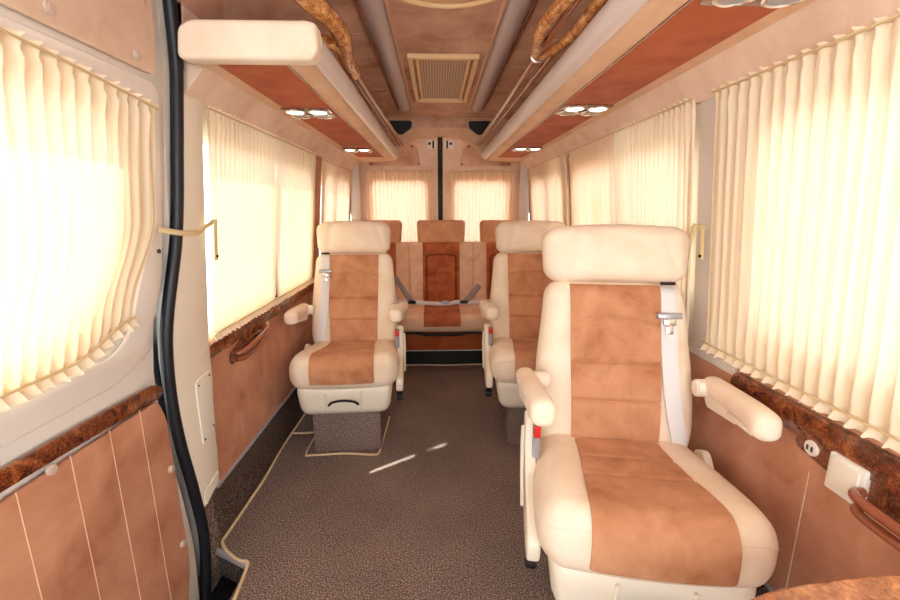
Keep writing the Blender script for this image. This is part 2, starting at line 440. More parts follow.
spot(1, .56, 2.93, .09, 'lit spotlight cluster at the far rear end of the right shelf')
spot(1, .555, .815, .095, 'spotlight cluster under the right shelf, cut by the top edge of the photo')
# handrails
hl = thing('handrail', 'copper-brown handrail with a forked burl wood grip on the left of the ceiling', 'handrail', (-.33,1.7,1.72))
LH = Matrix.Translation((.33,-1.7,-1.72))
obj('rail', xf(tube([(-.345,1.70,1.70),(-.335,2.4,1.705),(-.315,3.72,1.71)], .013, 12), LH), 'copper_wood', hl)
obj('rail', xf(tube([(-.365,1.72,1.70),(-.355,2.4,1.703),(-.338,3.72,1.705)], .008, 12), LH), 'copper_wood', hl)
obj('burl_grip', xf(join(tube([(-.347,1.76,1.70),(-.342,1.60,1.70),(-.318,1.44,1.704),(-.326,1.31,1.706),(-.352,1.23,1.71),(-.40,1.10,1.73),(-.43,.95,1.78),(-.45,.8,1.86)], lambda t: .027-.003*t, 12, 6),
    tube([(-.335,1.60,1.70),(-.345,1.50,1.70),(-.372,1.43,1.69),(-.40,1.42,1.67)], lambda t: .022-.004*t, 12, 6)), LH), 'burl_gold', hl)
hr = thing('handrail', 'copper-brown handrail through a hollow burl wood loop on the right of the ceiling', 'handrail', (.31,1.7,1.72))
LH = Matrix.Translation((-.31,-1.7,-1.72))
obj('rail', xf(tube([(.325,.8,1.712),(.305,1.5,1.705),(.305,2.4,1.705),(.300,3.72,1.71)], .011, 12), LH), 'copper_wood', hr)
obj('rail', xf(tube([(.352,1.55,1.70),(.342,2.4,1.703),(.325,3.72,1.705)], .009, 12), LH), 'copper_wood', hr)
obj('burl_grip', xf(join(tube([(.303,1.60,1.70),(.285,1.48,1.702),(.270,1.35,1.706),(.287,1.20,1.71),(.325,1.06,1.72),(.36,.9,1.73)], lambda t: .013+.006*math.sin(t*3), 12, 6),
    tube([(.305,1.60,1.70),(.345,1.50,1.70),(.368,1.38,1.70),(.372,1.2,1.705),(.375,1.0,1.72),(.365,.85,1.73)], lambda t: .012+.005*math.sin(t*3), 12, 6)), LH), 'burl_gold', hr)
obj('collar', xf(tube([(.305+.022*math.cos(a*math.pi/12), 1.56, 1.703+.022*math.sin(a*math.pi/12)) for a in range(25)], .004, 8, caps=False), LH), 'chrome', hr)
# ------------------------------------------------------------------ rear bulkhead and doors
arch_lo = [(-.765,1.575),(-.36,1.592),(-.295,1.705),(-.19,1.776),(0,1.785),(.19,1.776),(.27,1.705),(.375,1.595),(.765,1.575)]
arch = rounded_poly(arch_lo+[(.765,1.93),(-.765,1.93)], [0,.05,.05,.06,0,.06,.05,.05,0,0,0])
wrr = struct(obj('wall_rear', sheet(arch, [], .10, mapY(3.80), .008), 'suede_tan'))
# black speaker openings in the arch
for s in (-1, 1):
    pts = [(s*.43,1.895),(s*.23,1.895),(s*.235,1.84),(s*.31,1.785),(s*.345,1.79)]
    if s < 0: pts = pts[::-1]
    tag(obj('speaker_grille', sheet(rounded_poly(pts, .022), [], .02, mapY(3.712), .004), 'black'),
        'black triangular grille beside the top of the %s handrail' % ('left' if s < 0 else 'right'), 'grille')
# face panel of suede behind grilles, upper part darker tan
obj('arch_face', sheet(rounded_poly([(-.5,1.80),(-.30,1.80),(-.20,1.845),(.20,1.845),(.30,1.80),(.5,1.80),(.5,1.915),(-.5,1.915)], .02), [], .004, mapY(3.7015), .001), 'suede_ceiling', wrr)
for s in (-1, 1):
    obj('corner_post', box((min(s*.78,s*.695), 3.80, .12), (max(s*.78,s*.695), 3.86, 1.60), .012), 'grey_plastic', wrr)
# rear doors: frame plate with window hole
nd = 2
for s in (-1, 1):
    fx = lambda x: s*x
    outer = [(fx(.022),.12),(fx(.80),.12),(fx(.80),1.9),(fx(.022),1.9)]
    hole = [(fx(.125),.88),(fx(.60),.88),(fx(.60),1.425),(fx(.125),1.425)]
    if s < 0: outer = outer[::-1]; hole = hole[::-1]
    d = struct(obj('door_%d' % nd, sheet(outer, [rounded_poly(hole, .06)], .03, mapY(3.925), .003), 'suede_beige'))
    tp = [(fx(.15),1.60),(fx(.60),1.60),(fx(.66),1.545),(fx(.14),1.545)]
    tp = [(fx(.17),1.56),(fx(.625),1.56),(fx(.625),1.66),(fx(.33),1.72),(fx(.24),1.74),(fx(.20),1.70)]
    if s < 0: tp = tp[::-1]
    obj('suede_panel', sheet(rounded_poly(tp, .015), [], .010, mapY(3.895), .003), 'suede_ceiling', d)
    for x, z in ((.19,1.575),(.60,1.575),(.245,1.72)):
        obj('screw', disc((fx(x), 3.884, z), .008, .004, 'y', 12), 'burl', d)
    h = obj('hinge_plate', sheet(rounded_poly(rect(*sorted((fx(.035), fx(.115))), 1.70, 1.775), .012), [], .008, mapY(3.894), .002), 'white_plastic', d)
    obj('hinge_slot', box((min(fx(.052),fx(.068)), 3.882, 1.705),(max(fx(.052),fx(.068)), 3.887, 1.77), .001), 'black', h)
    obj('hinge_knob', disc((fx(.092), 3.882, 1.745), .012, .008, 'y', 14), 'black', h)
    struct(obj('window_%d' % n, sheet(rect(*sorted((fx(.10), fx(.62))), .86, 1.45), [], .004, mapY(3.935)), 'glass', smooth=False)); n += 1
    nd += 1
struct(obj('light_seal_shell', join(box((-.97,FRONT-.03,-.31),(.97,REAR+.06,-.29)), box((-.97,FRONT-.03,-.30),(-.95,REAR+.06,.60)), box((.95,FRONT-.03,-.30),(.97,REAR+.06,.60)), box((-.97,REAR+.04,-.30),(.97,REAR+.06,.55))), 'outer_metal', smooth=False))  # unseen underfloor and side skins added to seal light leaks
struct(obj('door_gap_light_stop', box((-.05,3.926,.1),(.05,3.95,1.9)), 'black'))  # hidden strip added behind the door gap to stop light at its edges
struct(obj('trim_1', box((-.021,3.90,.1),(.021,3.93,1.9), .004), 'black'))
# ------------------------------------------------------------------ curtains
def smooth01(t): t = max(0, min(1, t)); return t*t*(3-2*t)
GC = 'gathered curtains over the windows'
def curtain(name, label, a0, a1, zb, zt, mp, mat, pitch=.045, amp=.011, seed=0, top=None, bot=None, right=None, c0=.012, ruff=True, group=None, sag=0):
    """gathered cloth; a along the wall, mp(a,z,c)"""
    rng = random.Random(seed); npl = max(3, int(round((a1-a0)/pitch))); nu = npl*12; nv = 36
    ph = [rng.uniform(-.25,.25) for _ in range(npl+2)]; am = [rng.uniform(.65,1.25) for _ in range(npl+2)]
    zt_ = top or (lambda u: zt); zb_ = bot or (lambda u: zb); w_ = right or (lambda v: 1)
    def f(u, v):
        q = u*npl; k = int(q); fr = q-k
        pk = ph[k]*(1-fr)+ph[k+1]*fr; ak = am[k]*(1-fr)+am[k+1]*fr
        mid = math.sin(math.pi*v)
        env = .50 + .75*(1-smooth01(mid*1.6)) + .5*noise.noise(Vector((u*7, .6*v, seed+3)))*mid + .12*noise.noise(Vector((u*5, v*2, seed)))
        w = math.sin(2*math.pi*(q+pk*mid+.15*noise.noise(Vector((u*9, v*1.5, seed+7)))))
        w = math.copysign(abs(w)**.8, w)
        w2 = .3*math.sin(2*math.pi*(q*2.1+pk*2))*mid
        a = a0 + (a1-a0)*u*w_(v) + .25*amp*math.cos(2*math.pi*q)
        z = zb_(u)+(zt_(u)-zb_(u))*v
        pin = 1 - .55*math.exp(-((v-.975)/.02)**2) - .55*math.exp(-((v-.02)/.02)**2)
        return mp(a, z, c0 + amp*(w*ak*env + w2*.6)*pin + .45*amp*math.sin(4*math.pi*q+ph[k]*6)*math.exp(-((v-.94)/.035)**2))
    o = obj(name, grid(nu, nv, f), mat, ang=180)
    tag(o, label, 'curtain', group or GC)
    # cords and frills
    def edge(zf, dz, h, flip, v):
        def g(u, t):
            q = u*npl; k = int(q); fr = q-k
            ak = am[k]*(1-fr)+am[k+1]*fr
            w = math.sin(2*math.pi*(q+.12)); s2 = math.sin(4*math.pi*q+k)
            a = a0+(a1-a0)*u*w_(v) + .16*pitch*math.cos(2*math.pi*q)*t
            return mp(a, zf(u)+dz+flip*h*t + .10*h*s2*t, c0+.002 + (amp*.35+amp*.85*t)*(w*ak)+ .3*h*t)
        return grid(npl*12, 3, g)
    if ruff:
        obj('bottom_frill', edge(zb_, .012, .026, -1, 0), mat, o, ang=180)
        obj('top_frill', edge(zt_, -.004, .011, 1, 1), mat, o, ang=180)
        N = 20
        for zf, v, dz in ((zt_, 1, -.004), (zb_, 0, .012)):
            obj('drawcord', tube([mp(a0+(a1-a0)*(i/N)*w_(v), zf(i/N)+dz, c0+.010) for i in range(N+1)], .0028, 6), 'cord', o)
    return o
ml, mr = mapL(0), mapR(0)
def dtop(u): return 1.475 + .035*math.sin(min(1,(u+.25)*1.0)*math.pi)*.8 - .05*max(0,u-.75)*2 - .012*(1-u)
def dbot(u): return .868 + .055*smooth01((u-.72)/.28)
DA0, DA1 = .30, 1.18
def dright(v): return 1 - .125*(1-smooth01(v/.5))*1.0 - .02*(1-v)
C = [
 ('cream gathered curtain over the sliding door window, cut by the left edge', DA0, DA1, .86, 1.48, ml, 'curtain_cream', .037, .0085, 1, dict(top=dtop, bot=dbot, right=dright)),
 ('cream gathered curtain on the left wall just behind the sliding door pillar', 1.4335, 2.03, .762, 1.505, ml, 'curtain_cream', .034, .008, 2, {}),
 ('cream curtain on the left wall between the pillar-side curtain and the brown post', 2.03, 2.655, .762, 1.505, ml, 'curtain_cream', .032, .007, 3, {}),
 ('narrow bounce-tinted cream curtain on the left wall right behind the brown post', 2.826, 3.222, .762, 1.50, ml, 'curtain_bounce_tint', .034, .008, 4, {}),
 ('narrow bounce-tinted cream curtain on the left wall in the rear corner', 3.198, 3.715, .762, 1.50, ml, 'curtain_bounce_tint', .034, .008, 5, {}),
 ('large cream gathered curtain on the right wall, cut by the right edge', .08, 1.265, .772, 1.52, mr, 'curtain_cream', .038, .0075, 6, {}),
 ('cream pleated curtain on the right wall just behind the near seat headrest', 1.36, 1.972, .762, 1.525, mr, 'curtain_cream', .032, .008, 7, {}),
 ('bounce-tinted cream pleated curtain on the right wall above the middle right seat', 1.972, 2.615, .762, 1.525, mr, 'curtain_bounce_tint', .030, .008, 8, {}),
 ('bounce-tinted cream pleated curtain on the right wall just past the dark post', 2.68, 3.188, .762, 1.525, mr, 'curtain_bounce_tint', .030, .008, 9, {}),
 ('bounce-tinted cream pleated curtain on the right wall in the rear corner', 3.186, 3.715, .762, 1.525, mr, 'curtain_bounce_tint', .030, .008, 10, {}),
]
for lab, a0, a1, zb, zt, mp, mat, pi_, am_, sd, kw in C:
    curtain('curtain', lab, a0, a1, zb, zt, mp, mat, pi_, am_, sd, **kw)
my = mapY(3.893)
curtain('curtain', 'pleated curtain on the left rear door', -.655, -.065, .62, 1.515, my, 'curtain_bounce_tint', .034, .008, 11, c0=.014)
curtain('curtain', 'pleated curtain on the right rear door', .07, .66, .62, 1.515, my, 'curtain_bounce_tint', .034, .008, 12, c0=.014)
# curtain straps
def strap(label, pts, w=.006, end=None, side=-1):
    t = thing('curtain_tieback', label, 'tieback', pts[0], 0, 'cream curtain tiebacks')
    L = Matrix.Translation(-Vector(pts[0]))
    obj('band', xf(tube(pts, w, 8, 6, flat=.35, up=(1,0,0)), L), 'tie', t)
    if end:
        a, b = end
        obj('tab', xf(tube([a, b], .010, 8, flat=1, up=(0,1,0)) if False else tube([a, b], .011, 8, flat=.3, up=(1,0,0)), L), 'tie', t)
        e = Vector(b)*.9+Vector(a)*.1
        obj('snap', xf(disc((e.x-side*.005, e.y, e.z), .005, .004, 'x', 12), L), 'black', t)
    return t
X = lambda z, o: -(wx(z)-o)
strap('thin cream band from the sliding door curtain across the black seal', [(X(1.14,.03),1.15,1.145),(X(1.13,.045),1.22,1.132),(X(1.13,.045),1.30,1.128),(X(1.13,.03),1.335,1.128)], .0075)
strap('cream band with hanging tab beside the left rear window curtain', [(X(1.13,.03),1.335,1.128),(X(1.14,.03),1.37,1.14),(X(1.16,.03),1.425,1.158)], .0075, ((X(1.15,.035),1.43,1.165),(X(1.02,.03),1.438,1.03)))
XR = lambda z, o: wx(z)-o
strap('cream tieback tab hanging on the grey right-hand pillar', [(XR(1.14,.02),1.27,1.142),(XR(1.145,.02),1.29,1.146),(XR(1.14,.02),1.31,1.142)], .005, ((XR(1.14,.022),1.288,1.14),(XR(1.04,.022),1.29,1.045)), 1)
strap('cream tieback tab by the curtain right above the near seat headrest', [(XR(1.15,.022),1.305,1.15),(XR(1.14,.024),1.32,1.145),(XR(1.14,.026),1.34,1.14)], .005, ((XR(1.14,.026),1.322,1.15),(XR(1.04,.026),1.36,1.05)), 1)
# ------------------------------------------------------------------ sliding door (left) and its pillar
edge_pts = [(1.21,-.10),(1.222,.10),(1.205,.30),(1.172,.50),(1.162,.66),(1.166,.80),(1.178,.90),(1.205,1.0),(1.232,1.10),(1.248,1.22),(1.257,1.36),(1.266,1.50),(1.268,1.60),(1.252,1.72),(1.235,1.80)]
ep = [(p.x, p.y) for p in catmull([(a,b,0) for a,b in edge_pts], 4)]
outer = [(1.13,-.17),(-.6,-.17)][::-1] + [(1.185,-.145)] + ep + [(-.6,1.80)]
hole = rounded_poly([(-.3,.92),(.84,.92),(1.01,1.06),(1.065,1.40),(-.3,1.40)], [.02,.12,.1,.12,.02])
cuts = (BELT,)
sd = struct(obj('door_1', sheet(outer, [hole], .05, mapL(-.062), bev=.006, cuts=cuts), 'door_paint', ang=30))
struct(obj('window_%d' % n, sheet(rounded_poly([(-.35,.86),(1.06,.86),(1.10,1.42),(-.35,1.42)], .05), [], .004, mapL(-.058)), 'glass', smooth=False)); n += 1
# raised window surround
o_ = rounded_poly([(-.6,.775),(1.075,.775),(1.195,.96),(1.215,1.20),(1.225,1.515),(-.6,1.515)], [0,.1,.1,.1,.05,0])
i_ = rounded_poly([(-.5,.85),(1.045,.85),(1.10,1.00),(1.165,1.15),(1.175,1.465),(-.5,1.49)], [.02,.1,.05,.05,.08,.02])
obj('window_surround', sheet(o_, [i_], .012, mapL(-.010), bev=.005), 'door_paint', sd)
up = rounded_poly([(-.5,1.535),(1.205,1.53),(1.215,1.60),(1.20,1.77),(-.5,1.77)], [.02,.015,.02,.03,.02])
obj('suede_panel', sheet(up, [], .010, mapL(-.006), bev=.003), 'suede_beige', sd)
lp = rounded_poly([(-.4,.71),(1.13,.672),(1.158,.60),(1.158,.30),(1.165,.12),(1.10,-.10),(-.4,-.10)], [.02,.02,.05,.05,.05,.08,.02])
lp_o = obj('suede_panel', sheet(lp, [], .012, mapL(-.004), bev=.004), 'suede_wall', sd)
bs = rounded_poly([(-.4,.712),(.70,.704),(1.12,.676),(1.152,.678),(1.158,.70),(1.13,.722),(.70,.742),(-.4,.748)], [.01,.2,.02,.01,.02,.03,.2,.01])
obj('burl_strip', sheet(bs, [], .014, mapL(-.004), bev=.004), 'burl', sd)
for y in (.72,.84,.95,1.055): obj('panel_seam', tube([(-.8225,y,-.08),(-.8225,y,.685)], .0016, 6), 'suede_tan', sd)
for y, z in ((.79,.685),(1.135,.455),(1.135,.20)): obj('knob', disc((-.818,y,z-.0), .011, .012, 'x', 16, bev=.003), 'knob', sd)
for y, z in ((.90,1.56),(1.135,1.555)): obj('knob', disc((-(wx(z)-.008),y,z), .011, .012, 'x', 16, bev=.003), 'knob', sd)
obj('surround_recess', sheet(rounded_poly([(1.10,.80),(1.145,.82),(1.15,.84),(1.115,.80)], .008), [], .006, mapL(-.012), .002), 'grey_plastic', sd)
obj('screw_hole', disc((-(wx(1.09)-.003),1.185,1.085), .006, .004, 'x', 12), 'black', sd)
# seal
sp = [(-(wx(b)-.004), a+.030, b) for a, b in edge_pts]
sp = [(-.834,1.16,-.16),(-.834,1.215,-.13)] + sp[1:]
struct(obj('trim_2', tube(sp, .0165, 12, 6), 'rubber'))
# pillar
pil_l = [(1.255,.225),(1.36,.255),(1.375,.36),(1.378,.50),(1.40,.62),(1.405,.745),(1.402,1.515),(1.30,1.515),(1.295,1.40),(1.28,1.22),(1.262,1.1),(1.235,1.0),(1.208,.90),(1.196,.80),(1.194,.66),(1.203,.50),(1.23,.36)]
pb = struct(obj('trim_3', sheet(rounded_poly(pil_l, .015), [], .03, mapL(-.012), bev=.006, cuts=cuts), 'cream_plastic'))
hp = rounded_poly([(1.292,.655),(1.385,.665),(1.372,.46),(1.29,.435)], .012)
o = obj('service_cover', sheet(hp, [], .006, mapL(.016), .002), 'white_plastic', pb)
for y, z in ((1.305,.64),(1.372,.65),(1.302,.452),(1.36,.472)): obj('screw', disc((-.808,y,z), .0035, .004, 'x', 10), 'black', o)
obj('pillar_foot', sheet(rounded_poly([(1.262,.232),(1.352,.262),(1.362,.30),(1.262,.28)], .01), [], .004, mapL(.017), .001), 'white_plastic', pb)
struct(obj('trim_4', box((-.90,1.262,-.24),(-.835,1.36,.24), .004), 'carpet', smooth=False))
struct(obj('trim_5', sheet(rounded_poly([(1.33,1.515),(1.42,1.515),(1.42,1.76),(1.33,1.76)],.01), [], .02, mapL(-.012), .003), 'suede_beige'))
struct(obj('trim_6', sheet([(1.20,1.5),(1.45,1.5),(1.45,1.85),(1.20,1.85)], [], .02, mapL(-.09)), 'outer_metal', smooth=False))
struct(obj('notched_sun_backing', sheet([(1.15,-.25),(1.42,-.25),(1.42,.80),(1.285,.80),(1.285,1.42),(1.42,1.42),(1.42,1.55),(1.20,1.55)], [], .02, mapL(-.09), cuts=cuts), 'rubber', smooth=False))  # backing behind the seal, its notch shaped to let the sun streak through
# door handle insets (burl) on the walls
def pull(s, y, z, label, rz=0):
    t = thing('pull_handle', label, 'handle', (s*.83, y, z))
    f = -s
    def mp(a, b, c): return Vector((f*c, a, b))
    obj('backplate', sheet(rounded_poly([(-.19,-.055),(.13,-.045),(.19,.0),(.17,.035),(-.05,.03),(-.19,-.01)], .035), [], .012, mp, .004), 'burl', t)
    obj('grip', tube([(f*.012,-.15,-.02),(f*.035,-.13,-.015),(f*.045,-.02,-.0),(f*.035,.10,.012),(f*.012,.12,.014)], .011, 10, 6), 'copper_wood', t)
    obj('grip', tube([(f*.012,-.15,-.045),(f*.03,-.12,-.045),(f*.038,-.02,-.034),(f*.03,.09,-.02),(f*.012,.11,-.016)], .009, 10, 6), 'copper_wood', t)
    obj('lock', disc((f*.016,.145,.012), .02, .012, 'x', 18, bev=.003), 'chrome', t)
    return t
pull(-1, 1.745, .668, 'glossy burl wood pull handle with chrome lock on the left wall')
# right switch plate
sw = thing('switch_plate', 'burl wood panel with round and square white sockets on the right wall', 'switch', (.83,.772,.65))
def mps(a, b, c): return Vector((-c, a, b))
obj('backplate', sheet(rounded_poly([(.13,-.005),(.125,.035),(.04,.05),(-.30,.05),(-.30,-.045),(-.02,-.03),(.06,-.015)], .022), [], .012, mps, .004), 'burl', sw)
rs = obj('round_socket', disc((-.016,.078,.014), .018, .010, 'x', 20, bev=.003), 'white_plastic', sw)
for dy in (-.006,.006): obj('slot', box((-.0225,.078+dy-.002,.008),(-.0205,.078+dy+.002,.020)), 'rubber', rs)
sq = obj('square_socket', sheet(rounded_poly([(-.052,-.045),(.028,-.045),(.028,.04),(-.052,.04)], .006), [], .014, lambda a,b,c: Vector((-c-.010, a, b)), .003), 'white_plastic', sw)
obj('rocker', sheet(rounded_poly(rect(-.042,.018,-.028,.030), .004), [], .005, lambda a,b,c: Vector((-c-.0235, a, b)), .0015), 'cream_plastic', sq)
t = thing('pull_handle', 'glossy burl wood pull handle beside the white socket, cut by the right edge', 'handle', (.80,.70,.645))
obj('grip', tube([(.0,.015,.005),(-.02,.012,.006),(-.035,-.02,.008),(-.04,-.12,.01),(-.02,-.18,.01)], .010, 10, 6), 'copper_wood', t)
obj('grip', tube([(.0,.01,-.025),(-.018,.005,-.025),(-.03,-.03,-.024),(-.035,-.12,-.02),(-.02,-.18,-.02)], .009, 10, 6), 'copper_wood', t)
# ------------------------------------------------------------------ seats
def bvh_of(bm): return BVHTree.FromBMesh(bm)
def patch(bv, nu, nv, rayf, off=.004, offf=None, thick=.006):
    """grid laid on a body: rayf(u,v)->(origin,dir)"""
    def f(u, v):
        o, d = rayf(u, v); h, nrm, i, dist = bv.ray_cast(Vector(o), Vector(d).normalized())
        if h is None:
            h = Vector(o)+Vector(d).normalized()*.5; nrm = -Vector(d).normalized()
        if nrm.dot(Vector(d)) > 0: nrm = -nrm
        o2 = off + (offf(u, v) if offf else 0)
        return h - Vector(d).normalized()*o2
    g = grid(nu, nv, f)
    # rim: extrude inward along the ray
    bd = [e for e in g.edges if e.is_boundary]
    dirs = {}
    g.verts.ensure_lookup_table()
    for i in range(nu+1):
        for j in range(nv+1): dirs[g.verts[i*(nv+1)+j].co.to_tuple(5)] = Vector(rayf(i/nu, j/nv)[1]).normalized()
    r = bmesh.ops.extrude_edge_only(g, edges=bd); vs = [v for v in r['geom'] if isinstance(v, bmesh.types.BMVert)]
    c = sum((v.co for v in g.verts), Vector())/len(g.verts)
    _, d = rayf(.5, .5)
    d = Vector(d).normalized()
    for v in vs: v.co += dirs.get(v.co.to_tuple(5), d)*thick
    return g
def gauss(x, s): return math.exp(-(x/s)**2)
def build_seat(name, label, loc, rz, aisle, group, lift=0, bh=1, hs=1):
    t = thing(name, label, 'seat', loc, rz, group)
    wside = -aisle
    UP = Matrix.Translation((0,0,lift))
    def obj(nm, bm, mt, par=None, **k): return globals()['obj'](nm, xf(bm, UP), mt, par, **k)
    # carpeted pedestal
    obj('pedestal', box((-.165,-.20,-lift),(.165,.16,.235), .006), 'carpet', t)
    # plastic base
    b = rbox((.232,.235,.085), .05, (14,14,10))
    for v in b.verts:
        k = (v.co.z+.085)/.17; s = .92+.08*k; v.co.x *= s; v.co.y *= s; v.co.z += .295; v.co.y -= .02
    bo = obj('base_cover', b, 'cream_plastic', t)
    obj('adjuster_bar', tube([(-.07,-.262,.282),(-.05,-.268,.300),(0,-.27,.308),(.05,-.268,.300),(.07,-.262,.282)], .006, 8, 5), 'black', t)
    for s in (-1,1): obj('base_rib', tube([(s*.085,-.243,.24),(s*.085,-.256,.31),(s*.083,-.256,.345)], .005, 8), 'cream_plastic', bo)
    # cushion
    c = rbox((.262,.265,.078), .066, (30,34,14))
    def cw(co):
        x, y, z = co; k = (y+.265)/.53
        x *= 1 - .13*smooth01((k-.35)/.6) - .03*gauss(k-0, .12)
        y2 = y - .022*(1-(x/.26)**2) if y < 0 else y
        y2 *= 1
        top = smooth01((z+.078)/.156)
        bol = .012*smooth01((abs(x)-.11)/.06) * (1-smooth01((abs(x)-.22)/.05))
        cr = .010*(1-min(1,(x/.26)**2))
        z2 = z + top*(bol - .054*k + cr*.3 + .012*gauss(k-.18,.25))
        z2 -= (1-top)*(-.012)*k
        return Vector((x, y2*.97-.0, z2+.425))
    for v in c.verts: v.co = cw(v.co)
    bv = bvh_of(c)
    co_ = obj('seat_cushion', c, 'seat_cream', t, ang=180)
    def rf(u, v):
        # v 0 back -> 1 front bottom
        hw = .122+.027*smooth01(v*1.3)
        x = (u*2-1)*hw
        if v < .58:
            y = .15 - (v/.58)*.33; return (x, y, 1), (0, 0, -1)
        k = (v-.58)/.42; a = k*math.pi/2*1.0
        oy = -.18; oz = .425
        ang = min(a*1.35, math.pi/2)
        z_low = 0 if a*1.35 < math.pi/2 else (a*1.35-math.pi/2)*.055
        return (x, oy-math.sin(ang)*.5, oz+math.cos(ang)*.5-z_low), (0, math.sin(ang), -math.cos(ang))
    def of(u, v):
        e = min(u, 1-u, 1)*2; edge_ = -.003*gauss(e, .06)
        g = -.0045*gauss(v-.20, .012) - .0045*gauss(v-.385, .012)
        return edge_+g
    obj('seat_insert', patch(bv, 30, 100, rf, .009, of, .014), 'seat_brown', t, ang=60)
    # seam along bolsters: front piping of the cushion
    for s in (-1,1):
        pts = []
        for i in range(15):
            x = s*(.150+.112*i/14); a = R(52)
            h = bv.ray_cast(Vector((x, -.19-math.sin(a)*.5, .425+math.cos(a)*.5)), Vector((0, math.sin(a), -math.cos(a))))[0]
            if h: pts.append(h)
        if len(pts) > 3: obj('seam', tube(pts, .002, 6), 'seat_cream', co_)
    # backrest in the hinge frame
    HM = Matrix.Translation((0,.175,.400)) @ Matrix.Rotation(R(-14), 4, 'X') @ Matrix.Diagonal((1,1,bh,1))
    bb = rbox((.238,.062,.285), .055, (28,12,44))
    for v in bb.verts:
        x, y, z = v.co; k = (z+.285)/.57
        x *= 1 - .075*smooth01((k-.45)/.55) + .02*gauss(k-.3,.3) - .04*(1-smooth01(k/.2))
        fr = 1 if y < 0 else 0
        fr = smooth01((.062-y)/.124)
        y2 = y - fr*(.016*smooth01((abs(x)-.11)/.06)*(1-smooth01((k-.75)/.25)) + .018*gauss(k-.28,.22))
        v.co = Vector((x, y2+.065, z+.285))
    bv2 = bvh_of(bb)
    back = obj('backrest', xf(bb, HM), 'seat_cream', t, ang=180)
    def rb(u, v):
        hw = .142 - .012*(1-v)
        return ((u*2-1)*hw, -1, .03+v*.525), (0, 1, 0)
    def ob(u, v):
        e = min(u, 1-u)*2; g = -.003*gauss(e, .06)
        arc = .76 + .035*(1-(u*2-1)**2)
        for p in (arc, .52, .29): g -= .0085*gauss(v-p, .010)
        return g
    obj('back_insert', xf(patch(bv2, 30, 110, rb, .012, ob, .016), HM), 'seat_brown', t, ang=60)
    # headrest pillow
    h = rbox((.210,.062,.094), .046, (34,12,18))
    for v in h.verts:
        x, y, z = v.co
        k = abs(x)/.207
        s = 1-.10*smooth01((k-.72)/.28)
        z2 = z*s + .006*math.cos(x*9); y2 = y*s - .014*(1-k*k) 
        f_ = .010*gauss(x+.135-.02*z/.09, .010) + .008*gauss(x-.15+.03*z/.09, .010)+ .004*gauss(x-.05-.2*z,.02)
        if y < 0: y2 += f_
        x2 = x*(1+.04*(z/.094)*.3) + (.012*(z/.094) if abs(x) > .1 else 0)*(-1 if x < 0 else 1)*.3
        v.co = Vector((x2*hs, y2+.048, z2+.655))
    obj('headrest', xf(h, HM), 'seat_cream', t, ang=180)
    # belt webbing
    path = [(.156,.556),(.156,.42),(.160,.27),(.168,.16),(.182,.09),(.194,.035)]
    cp = catmull([(a,b,0) for a,b in path], 6)
    def rw(u, v):
        q = v*(len(cp)-1); i = min(int(q), len(cp)-2); p = cp[i].lerp(cp[i+1], q-i)
        tn = (cp[i+1]-cp[i]).normalized(); pr = Vector((-tn.y, tn.x, 0))
        p = p + pr*(u-.5)*.044
        return (wside*min(p.x,.206), -1, max(.02,min(.553,p.y))), (0, 1, 0)
    wb = obj('belt_webbing', xf(patch(bv2, 4, 40, rw, .014, None, .006), HM), 'webbing', t, ang=60)
    x0 = wside*.153
    hy = bv2.ray_cast(Vector((x0,-1,.455)), Vector((0,1,0)))[0].y
    obj('belt_guide', xf(box((x0-.036,hy-.030,.448),(x0+.036,hy-.008,.468), .004), HM), 'lens_grey', wb)
    obj('belt_tongue', xf(join(box((x0-.018,hy-.028,.428),(x0+.018,hy-.016,.45), .003), box((x0-.011,hy-.026,.40),(x0+.011,hy-.018,.43), .002)), HM), 'chrome', wb)
    obj('belt_slot', xf(box((x0-.022,hy-.008,.556),(x0+.022,hy+.004,.566), .003), HM), 'black', back)
    # armrests
    for s in (-1, 1):
        a = rbox((.031,.158,.031), .027, (10,22,10))
        for v in a.verts:
            x, y, z = v.co; k = (y+.158)/.316
            x *= 1.08-.15*k; z = z*(1.0-.12*k) - (.010*(1-smooth01(k/.2)) if z < 0 else 0) - .006*gauss(k,.15)
            v.co = Vector((x, y, z))
        AM = Matrix.Translation((s*(.266 if s == aisle else .260), .034, .672)) @ Matrix.Rotation(R(-5), 4, 'X') @ Matrix.Rotation(R(-s*(7 if s == aisle else 1)), 4, 'Z')
        ao = obj('armrest', xf(a, AM), 'seat_cream', t, ang=180)
        obj('armrest_bracket', xf(sheet(rounded_poly([(-.04,-.050),(.13,-.065),(.16,-.02),(.13,.0),(-.06,-.018)], .015), [], .036, lambda p,q_,c: Vector((c-.018, p, q_)), .006), AM), 'cream_plastic', ao)
        obj('armrest_pivot', disc((s*.235,.165,.652), .026, .05, 'x', 18, bev=.004), 'cream_plastic', ao)
        obj('armrest_shell', xf(box((-.026,-.13,-.040),(.026,.0,-.026), .006), AM), 'cream_plastic', ao)
    # side mechanism cover on the aisle side
    sgn = aisle
    pts = rounded_poly([(.19,.50),(.165,.555),(.10,.55),(.075,.48),(.0,.415),(-.14,.385),(-.185,.36),(-.175,.30),(-.05,.285),(.12,.31),(.18,.36)], .022)
    obj('side_cover', sheet(pts, [], .034, lambda a,b,c: Vector((sgn*(.246+c), a, b)), .008), 'cream_plastic', t)
    obj('recline_lever', tube([(sgn*.284,.13,.51),(sgn*.288,.06,.45),(sgn*.288,-.04,.36)], lambda q: .011-.003*q, 10, 5, flat=.6, up=(1,0,0)), 'white_plastic', t)
    # buckle
    bk = obj('belt_buckle', box((sgn*.248-.011,.045,.455),(sgn*.248+.011,.085,.555), .005), 'lens_grey', t)
